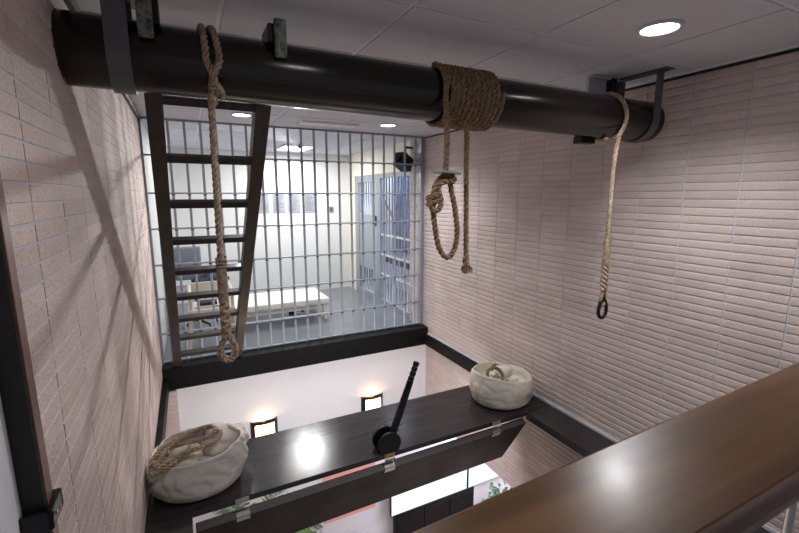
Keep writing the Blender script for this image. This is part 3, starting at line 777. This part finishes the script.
# ------------------------------------------------------------------ canvas bags
def bag(name, cx, cy, R1, hgt, label, m_, seed, tiltx, tilty, sx=1., sy=1., clampL=None, clampR=None, low=.0, wr=1.):
    t = empty(name, (cx, cy, ZD)); tag(t, label, 'bag', 'canvas bags on the deck')
    b = bmesh.new(); n = 110; prof = []
    # outer side up to the rim, rolled edge, inner side, inner bottom
    base = [(0, 0), (.35, 0), (.70, .0), (.82, .02), (.91, .10), (.97, .24), (1.0, .42), (.995, .60), (.975, .76), (.950, .88), (.935, .97), (.915, 1.0), (.885, .99), (.87, .93), (.85, .80), (.82, .66), (.6, .58), (.3, .55), (0, .56)]
    P = []
    for a, c_ in zip(base, base[1:]):
        for k in range(4): P.append((a[0]+(c_[0]-a[0])*k/4, a[1]+(c_[1]-a[1])*k/4))
    P.append(base[-1])
    rings = []
    for j, (pr, pz) in enumerate(P):
        rg = []
        for k in range(n):
            a = 2*PI*k/n
            d = noise.noise(Vector((math.cos(a)*1.3, math.sin(a)*1.3, pz*1.5+seed)))
            d2 = noise.noise(Vector((math.cos(a)*4, math.sin(a)*4, pz*5+seed*2)))
            cr = abs(noise.noise(Vector((math.cos(a)*2.4+pz*1.2, math.sin(a)*2.4, pz*3.0-seed))))
            env = min(1, pz*4)*(1 if pr > .75 else pr/.75)
            rad = R1*pr*(1+env*(.10*d+.035*d2*wr-.16*max(0, .14-cr)*2.2*wr))
            z = hgt*pz*(1+.10*noise.noise(Vector((math.cos(a)*1.1+5, math.sin(a)*1.1, seed)))*min(1, pz*1.3))
            if pr < .79 and j > 40: z += .012*d2
            x = cx+rad*math.cos(a)*sx+tiltx*pz*hgt; y = cy+rad*math.sin(a)*sy+tilty*pz*hgt
            z += pz*low*(math.cos(a))*hgt
            if clampL is not None and x < clampL: x = clampL+.0*(x-clampL)
            if clampR is not None and x > clampR: x = clampR
            rg.append(b.verts.new((x, y, ZD+.002+max(0, z))))
        rings.append(rg)
    for i in range(len(rings)-1):
        A, B = rings[i], rings[i+1]
        for k in range(n): 
            f = b.faces.new((A[k], A[(k+1) % n], B[(k+1) % n], B[k])); f.smooth = True
    bmesh.ops.remove_doubles(b, verts=b.verts, dist=.0003)
    bmesh.ops.recalc_face_normals(b, faces=b.faces)
    link('canvas_body', b, m_, t)
    # hem seam
    return t
tL = bag('canvas_bag', -.045, 2.615, .272, .245, 'large grey-white canvas bag on the deck against the left wall, rope spilling at its mouth', 'canvas_l', 3.1, -.03, .05, 1.0, .82, clampL=XL+.012, low=.08)
tR = bag('canvas_bag', 2.300, 2.635, .300, .240, 'smaller cream canvas bag at the right end of the deck, a rope ring on top', 'canvas', 8.7, 0, .0, .93, .86, clampR=XR-.012, low=-.12, wr=.45)
# crumpled canvas over the left bag's right part
def cushion(bm, c, r, seed, rot=0, amp=.25):
    rr_ = bmesh.ops.create_icosphere(bm, subdivisions=4, radius=1); Rz = Matrix.Rotation(rot, 3, 'Z')
    for v in rr_['verts']:
        d = 1+amp*noise.noise(v.co*1.6+Vector((seed, 0, 0)))-.5*amp*abs(noise.noise(v.co*3.1+Vector((0, seed, 0))))
        v.co = Vector(c)+Rz @ Vector((v.co.x*r[0]*d, v.co.y*r[1]*d, v.co.z*r[2]*d))
    for f in bm.faces: f.smooth = True
b = bmesh.new(); cushion(b, (.11, 2.735, ZD+.175), (.135, .15, .085), 4, .5, .35); link('canvas_fold', b, 'canvas_l', tL)
b = bmesh.new(); cushion(b, (-.13, 2.70, ZD+.155), (.12, .12, .055), 9, .2, .2); link('inner_cloth', b, 'fold', tL)
z0 = ZD+.232
b = bmesh.new()
rope(b, [(-.262, 2.50, z0+.0), (-.240, 2.56, z0+.012), (-.19, 2.66, z0+.02), (-.11, 2.73, z0+.03), (-.02, 2.77, z0+.035), (.04, 2.765, z0+.035), (.065, 2.72, z0+.035), (.04, 2.67, z0+.03), (-.02, 2.655, z0+.022), (-.10, 2.665, z0+.018), (-.18, 2.68, z0+.005), (-.24, 2.64, z0+.0)], .0135)
rope(b, [(.04, 2.765, z0+.02), (.085, 2.70, z0+.025), (.070, 2.62, z0+.022), (.01, 2.575, z0+.020), (-.07, 2.56, z0+.020), (-.14, 2.545, z0+.018), (-.20, 2.50, z0+.015), (-.245, 2.47, z0+.005)], .0145)
rope(b, [(-.285, 2.55, z0-.01), (-.265, 2.60, z0+.006), (-.22, 2.62, z0+.01), (-.185, 2.58, z0+.008), (-.20, 2.53, z0+.004), (-.25, 2.52, z0-.004), (-.27, 2.57, z0-.006)], .0145)
rope(b, [(-.285, 2.60, z0-.012), (-.25, 2.67, z0-.002), (-.18, 2.735, z0+.006), (-.10, 2.79, z0+.01), (-.02, 2.81, z0+.012)], .0135)
rope(b, [(-.28, 2.47, z0-.014), (-.23, 2.455, z0+.0), (-.19, 2.47, z0+.008), (-.16, 2.52, z0+.006), (-.21, 2.57, z0+.0)], .0135)
tag(link('bag_rope', b, 'rope', None), 'thick brown rope piled in the mouth of the left canvas bag', 'rope', 'ropes lying in the bags')
b = bmesh.new(); cyl(b, (-.155, 2.615, z0+.0), (-.085, 2.600, z0+.005), .024, 14, .028); 
tag(link('rope_tag', b, 'canvas', None, True), 'pale canvas-wrapped rope end lying in the left bag', 'rope end')
# right bag contents
z1 = ZD+.186
b = bmesh.new(); cushion(b, (2.335, 2.67, z1+.034), (.120, .080, .048), 2, .25, .18)
tag(link('rolled_canvas', b, 'fold', None), 'rolled pale canvas lying on top of the right canvas bag', 'cloth roll')
b = bmesh.new(); rope(b, [(2.160+.072*math.cos(a), 2.55+.045*math.sin(a), z1+.088+.046*math.sin(a)) for a in [2*PI*k/16 for k in range(16)]], .0145, closed=True)
rope(b, [(2.17, 2.60, z1+.11), (2.22, 2.66, z1+.115), (2.29, 2.70, z1+.10)], .012)
tag(link('bag_rope', b, 'rope_brown', None), 'ring of brown rope resting on the left side of the right canvas bag', 'rope', 'ropes lying in the bags')

# ------------------------------------------------------------------ handrail
t = empty('viewing_rail', (1.1, .51, 0)); tag(t, 'wide varnished brown wooden rail top in the lower right foreground', 'handrail')
ZR = 1.31
b = bmesh.new(); box(b, -.2, XR-.012, .217, .375, ZR-.030, ZR, bev=.004)
for v in b.verts:
    if v.co.y > .3: v.co.y += (v.co.x-.55)*.036+.001
link('rail_top', b, 'rail', t)
b = bmesh.new(); tube(b, [(-.2, .216, ZR-.015), (XR-.012, .216, ZR-.015)], .015, 16); link('nosing', b, 'rail_edge', t, True)
for x in (.915, .10):
    b = bmesh.new(); cyl(b, (x, .28, .012), (x, .28, ZR-.030), .0065, 20); link('post', b, 'chrome', t, True)
    b = bmesh.new(); cyl(b, (x, .28, .0005), (x, .28, .012), .025, 20)
    link('post_foot', b, 'chrome', t, True)
bm = bmesh.new(); box(bm, -.093, 2.328, .302, .62, ZD-.12, ZD, bev=.003); struct('trim_8', bm, 'floor_view')

# ------------------------------------------------------------------ framed sheet on the left wall
t = empty('framed_sheet', (XL, .72, .9)); tag(t, 'white stitched sheet in a deep worn brown frame on the left wall', 'frame')
fx = XL+.001
for (y0, y1, z0_, z1_) in ((.905, .938, .55, 2.0), (.38, .41, .55, 2.0)):
    b = bmesh.new(); box(b, fx, fx+.054, y0, y1, z0_, z1_, bev=.002); link('frame_side', b, 'frame_wood', t)
for (z0_, z1_) in ((.52, .55), (2.0, 2.03)):
    b = bmesh.new(); box(b, fx, fx+.054, .38, .938, z0_, z1_, bev=.002); link('frame_side', b, 'frame_wood', t)
b = bmesh.new(); box(b, fx+.0185, fx+.051, .8985, .9045, .5505, 1.9995); link('lining', b, 'frame_in', t)
b = bmesh.new(); box(b, fx, fx+.018, .411, .898, .5505, 1.9995); link('sheet', b, 'sheet', t)
b = bmesh.new()
for q in (.77, .80):
    for k in range(70): box(b, fx+.0182, fx+.0195, q-.0012+k*.0003, q+.0012+k*.0003, .6+k*.018, .6+k*.018+.007)
link('stitching', b, 'stitch', t)
b = bmesh.new()
zc = 1.105
box(b, fx+.055, fx+.064, .880, .950, zc-.022, zc+.014, bev=.002)
box(b, fx, fx+.064, .9385, .950, zc-.022, zc+.014, bev=.002)
box(b, fx+.012, fx+.064, .880, .888, zc-.022, zc+.014, bev=.002)
link('clip_bracket', b, 'iron', t)
b = bmesh.new(); cyl(b, (fx+.064, .90, zc), (fx+.067, .90, zc), .005, 10); link('screw', b, 'zinc', t)
t.rotation_euler.x = math.radians(1.2)

# ------------------------------------------------------------------ lower level: sconces
def sconce(x, label):
    t = empty('wall_sconce', (x, 4.42, -1.0)); tag(t, label, 'lamp', 'wall sconces on the white wall below')
    w, dpt, zt, zb = .142, .075, -.705, -1.14
    n = 20
    def arc(r, d, u): a = PI*u; return Vector((x-r*math.cos(a), 4.42-d*math.sin(a)-.001, 0))
    b = bmesh.new()
    def wall_(u0, u1, z0, z1, r0=w, r1=w-.006):
        m_ = max(2, int(n*(u1-u0)))
        ring = []
        for k in range(m_+1):
            u = u0+(u1-u0)*k/m_
            o = arc(r0, dpt, u); i_ = arc(r1, dpt-.006, u)
            ring.append([b.verts.new((o.x, o.y, z0)), b.verts.new((o.x, o.y, z1)), b.verts.new((i_.x, i_.y, z1)), b.verts.new((i_.x, i_.y, z0))])
        for A, B in zip(ring, ring[1:]):
            for k in range(4): b.faces.new((A[k], A[(k+1) % 4], B[(k+1) % 4], B[k]))
        b.faces.new(ring[0]); b.faces.new(ring[-1][::-1])
    wall_(0.02, .24, zb, zt); wall_(.78, .98, zb, zt); wall_(.24, .78, zt-.028, zt); wall_(.24, .78, zb, zb+.04)
    # perforated edge of the window
    for k in range(12):
        u = .25+.52*k/11
        for zz in (zt-.042, zb+.045): wall_(u, u+.02, zz, zz+.012)
    bmesh.ops.recalc_face_normals(b, faces=b.faces)
    link('shade', b, 'iron', t)
    b = bmesh.new(); ring = []
    for k in range(15):
        u = .22+.58*k/14; i_ = arc(w-.014, dpt-.014, u); ring.append([b.verts.new((i_.x, i_.y, zb+.03)), b.verts.new((i_.x, i_.y, zt-.03)), b.verts.new((i_.x, i_.y+.004, zt-.03)), b.verts.new((i_.x, i_.y+.004, zb+.03))])
    for A, B in zip(ring, ring[1:]):
        for k in range(4): b.faces.new((A[k], A[(k+1) % 4], B[(k+1) % 4], B[k]))
    link('glow_panel', b, 'glow', t)
    b = bmesh.new(); box(b, x-w+.02, x+w-.02, 4.419-.016, 4.419-.002, zb+.02, zt-.02); link('back_plate', b, 'iron', t)
    b = bmesh.new(); ring = []
    for k in range(15):
        u = .18+.66*k/14; i_ = arc(w-.024, dpt-.024, u); ring.append([b.verts.new((i_.x, i_.y, zb+.03)), b.verts.new((i_.x, i_.y, zt-.02)), b.verts.new((i_.x, i_.y+.003, zt-.02)), b.verts.new((i_.x, i_.y+.003, zb+.03))])
    for A, B in zip(ring, ring[1:]):
        for k in range(4): b.faces.new((A[k], A[(k+1) % 4], B[(k+1) % 4], B[k]))
    link('inner_shield', b, 'iron', t)
    l = bpy.data.lights.new('sconce_source', 'POINT'); l.energy = 2.4; l.color = (1, .62, .36); l.shadow_soft_size = .03
    o = bpy.data.objects.new('sconce_source', l); COL.objects.link(o); o.location = (x, 4.375, -.735)
sconce(.580, 'glowing half-round wall sconce on the white wall below, nearer the left bag')
sconce(1.845, 'glowing half-round wall sconce on the white wall below, left of the lever')

# screens
for (x0, x1, lb) in ((2.045, 3.225, 'large bright screen on the lower wall, left of the narrow gap'), (3.24, 4.40, 'bright screen on the lower wall, behind the leafy plant')):
    t = empty('wall_screen', ((x0+x1)/2, 4.3, -2.37)); tag(t, lb, 'screen', 'bright screens on the lower floor')
    b = bmesh.new(); box(b, x0, x1, 4.31, 4.35, -2.385, -1.70, bev=.003); link('casing', b, 'black', t)
    b = bmesh.new(); box(b, x0+.010, x1-.010, 4.304, 4.3095, -2.372, -1.712); link('display', b, 'screen', t)
    b = bmesh.new(); box(b, (x0+x1)/2-.2, (x0+x1)/2+.2, 4.3505, 4.4195, -2.2, -1.9); link('wall_mount', b, 'black', t)
t = empty('low_cabinet', (2.75, 4.2, ZF)); tag(t, 'dark brown cabinet standing under the bright screens downstairs', 'cabinet')
b = bmesh.new(); box(b, 2.12, 3.34, 4.296, 4.40, ZF+.08, -2.388, bev=.004); link('carcass', b, 'leaf_wood', t)
b = bmesh.new(); box(b, 2.14, 3.32, 4.31, 4.38, ZF, ZF+.0795); link('plinth', b, 'black', t)
for k in range(3):
    b = bmesh.new(); box(b, 2.13+k*.40, 2.13+k*.40+.39, 4.282, 4.2955, ZF+.10, -2.42, bev=.002); dd = link('cabinet_door', b, 'leaf_wood', t)
    b = bmesh.new(); box(b, 2.13+k*.40+.35, 2.13+k*.40+.365, 4.268, 4.2815, -2.85, -2.70); link('handle', b, 'zinc', dd)
b = bmesh.new(); box(b, 1.95, 3.2, 3.55, 4.02, -2.63, -2.59, bev=.005)
for x in (2.0, 3.12):
    for y in (3.6, 3.94): box(b, x, x+.04, y, y+.04, ZF, -2.6305)
tag(link('wooden_table', b, 'rail'), 'brown wooden table top downstairs in front of the dark cabinet', 'table')
# poster
t = empty('wall_poster', (1.5, 4.415, -2.9)); tag(t, 'tall white wall poster with a salmon-red band, on the lower wall left of the screen', 'poster')
b = bmesh.new(); box(b, 1.17, 1.87, 4.405, 4.4195, -3.05, -1.55); link('sheet', b, 'poster', t)
b = bmesh.new(); box(b, 1.20, 1.87, 4.400, 4.4045, -2.23, -1.56); link('red_band', b, 'red', t)
b = bmesh.new()
for k in range(6):
    pts = [(1.45+.05*k+.02*math.sin(j*1.7+k), 4.4035, -2.45-.05*k+.03*math.sin(j*.9)) for j in range(8)]
    tube(b, [(p[0]+.03*i, p[1], p[2]) for i, p in enumerate(pts)], .002, 4)
link('faint_script', b, 'ink', t)
# palm
def blade(b, base, d, L, w, droop, mi=0):
    d = Vector(d).normalized(); s = d.cross(Vector((0, 0, 1))).normalized(); pr = None; p = Vector(base)
    for k in range(7):
        u = k/6; c_ = p+d*L*u+Vector((0, 0, -droop*L*u*u)); hw = w*math.sin(PI*min(.98, u*.9+.08))
        q = (b.verts.new(c_-s*hw+Vector((0, 0, hw*.3))), b.verts.new(c_), b.verts.new(c_+s*hw+Vector((0, 0, hw*.3))))
        if pr:
            for i in (0, 1): f = b.faces.new((pr[i], pr[i+1], q[i+1], q[i])); f.smooth = True
        pr = q
def plant(name, x, y, label, zc, spread, mleaf, nf, L, w, palm=True, seed=1, cat='plant'):
    random.seed(seed)
    t = empty(name, (x, y, ZF)); tag(t, label, cat)
    b = bmesh.new(); tube(b, [(x, y, ZF), (x, y, ZF+.02), (x, y, ZF+.36), (x, y, ZF+.38)], .17, 28, rfun=lambda k: .13+.05*k); link('pot', b, 'pot', t, True)
    b = bmesh.new()
    for k in range(5):
        a = k*1.3; tube(b, [(x+.05*math.cos(a), y+.05*math.sin(a), ZF+.36), (x+.08*math.cos(a), y+.08*math.sin(a), (ZF+zc)/2+.2), (x+.15*math.cos(a), y+.15*math.sin(a), zc-.05)], .014, 6)
    link('stem', b, 'stem', t, True)
    b = bmesh.new()
    for k in range(nf):
        a = random.uniform(0, 2*PI); el = random.uniform(-.1, .9)
        st = Vector((x+.12*math.cos(a), y+.12*math.sin(a), zc-random.uniform(0, .25)))
        dr = Vector((math.cos(a), math.sin(a), el))
        if palm:
            tube(b, [st+dr*spread*u+Vector((0, 0, -.35*spread*u*u)) for u in (0, .25, .5, .75, 1)], .004, 4)
            for j in range(18):
                u = .15+.85*j/17; p = st+dr*spread*u+Vector((0, 0, -.35*spread*u*u))
                for s_ in (-1, 1):
                    sd = dr.cross(Vector((0, 0, 1))).normalized()*s_+dr*.7+Vector((0, 0, random.uniform(-.2, .15)))
                    blade(b, p, sd, L*random.uniform(.8, 1.1)*(1.1-.5*u), w, .25)
        else:
            for j in range(7):
                p = st+dr*spread*random.uniform(.2, 1)+Vector((random.uniform(-.08, .08), random.uniform(-.08, .08), random.uniform(-.1, .1)))
                blade(b, p, (random.uniform(-1, 1), random.uniform(-1, 1), random.uniform(-.2, .8)), L*random.uniform(.7, 1.2), w, .4)
    link('foliage', b, mleaf, t)
plant('potted_palm', .40, 3.68, 'green feathery potted palm downstairs, seen below the left hinge', -1.33, .40, 'leaf', 26, .20, .010, True, 5)
plant('potted_shrub', 3.62, 3.86, 'leafy dark green shrub downstairs in front of the right screen', -2.40, .20, 'leaf_d', 70, .09, .022, False, 9)

# ------------------------------------------------------------------ world and view
w = bpy.data.worlds.new('world'); S.world = w; w.use_nodes = True
bg = w.node_tree.nodes['Background']; bg.inputs[0].default_value = (.80, .82, .92, 1); bg.inputs[1].default_value = .26
S.view_settings.view_transform = 'Standard'; S.view_settings.look = 'None'
S.view_settings.gamma = 1; S.view_settings.use_curve_mapping = False
S.view_settings.exposure = 0.12
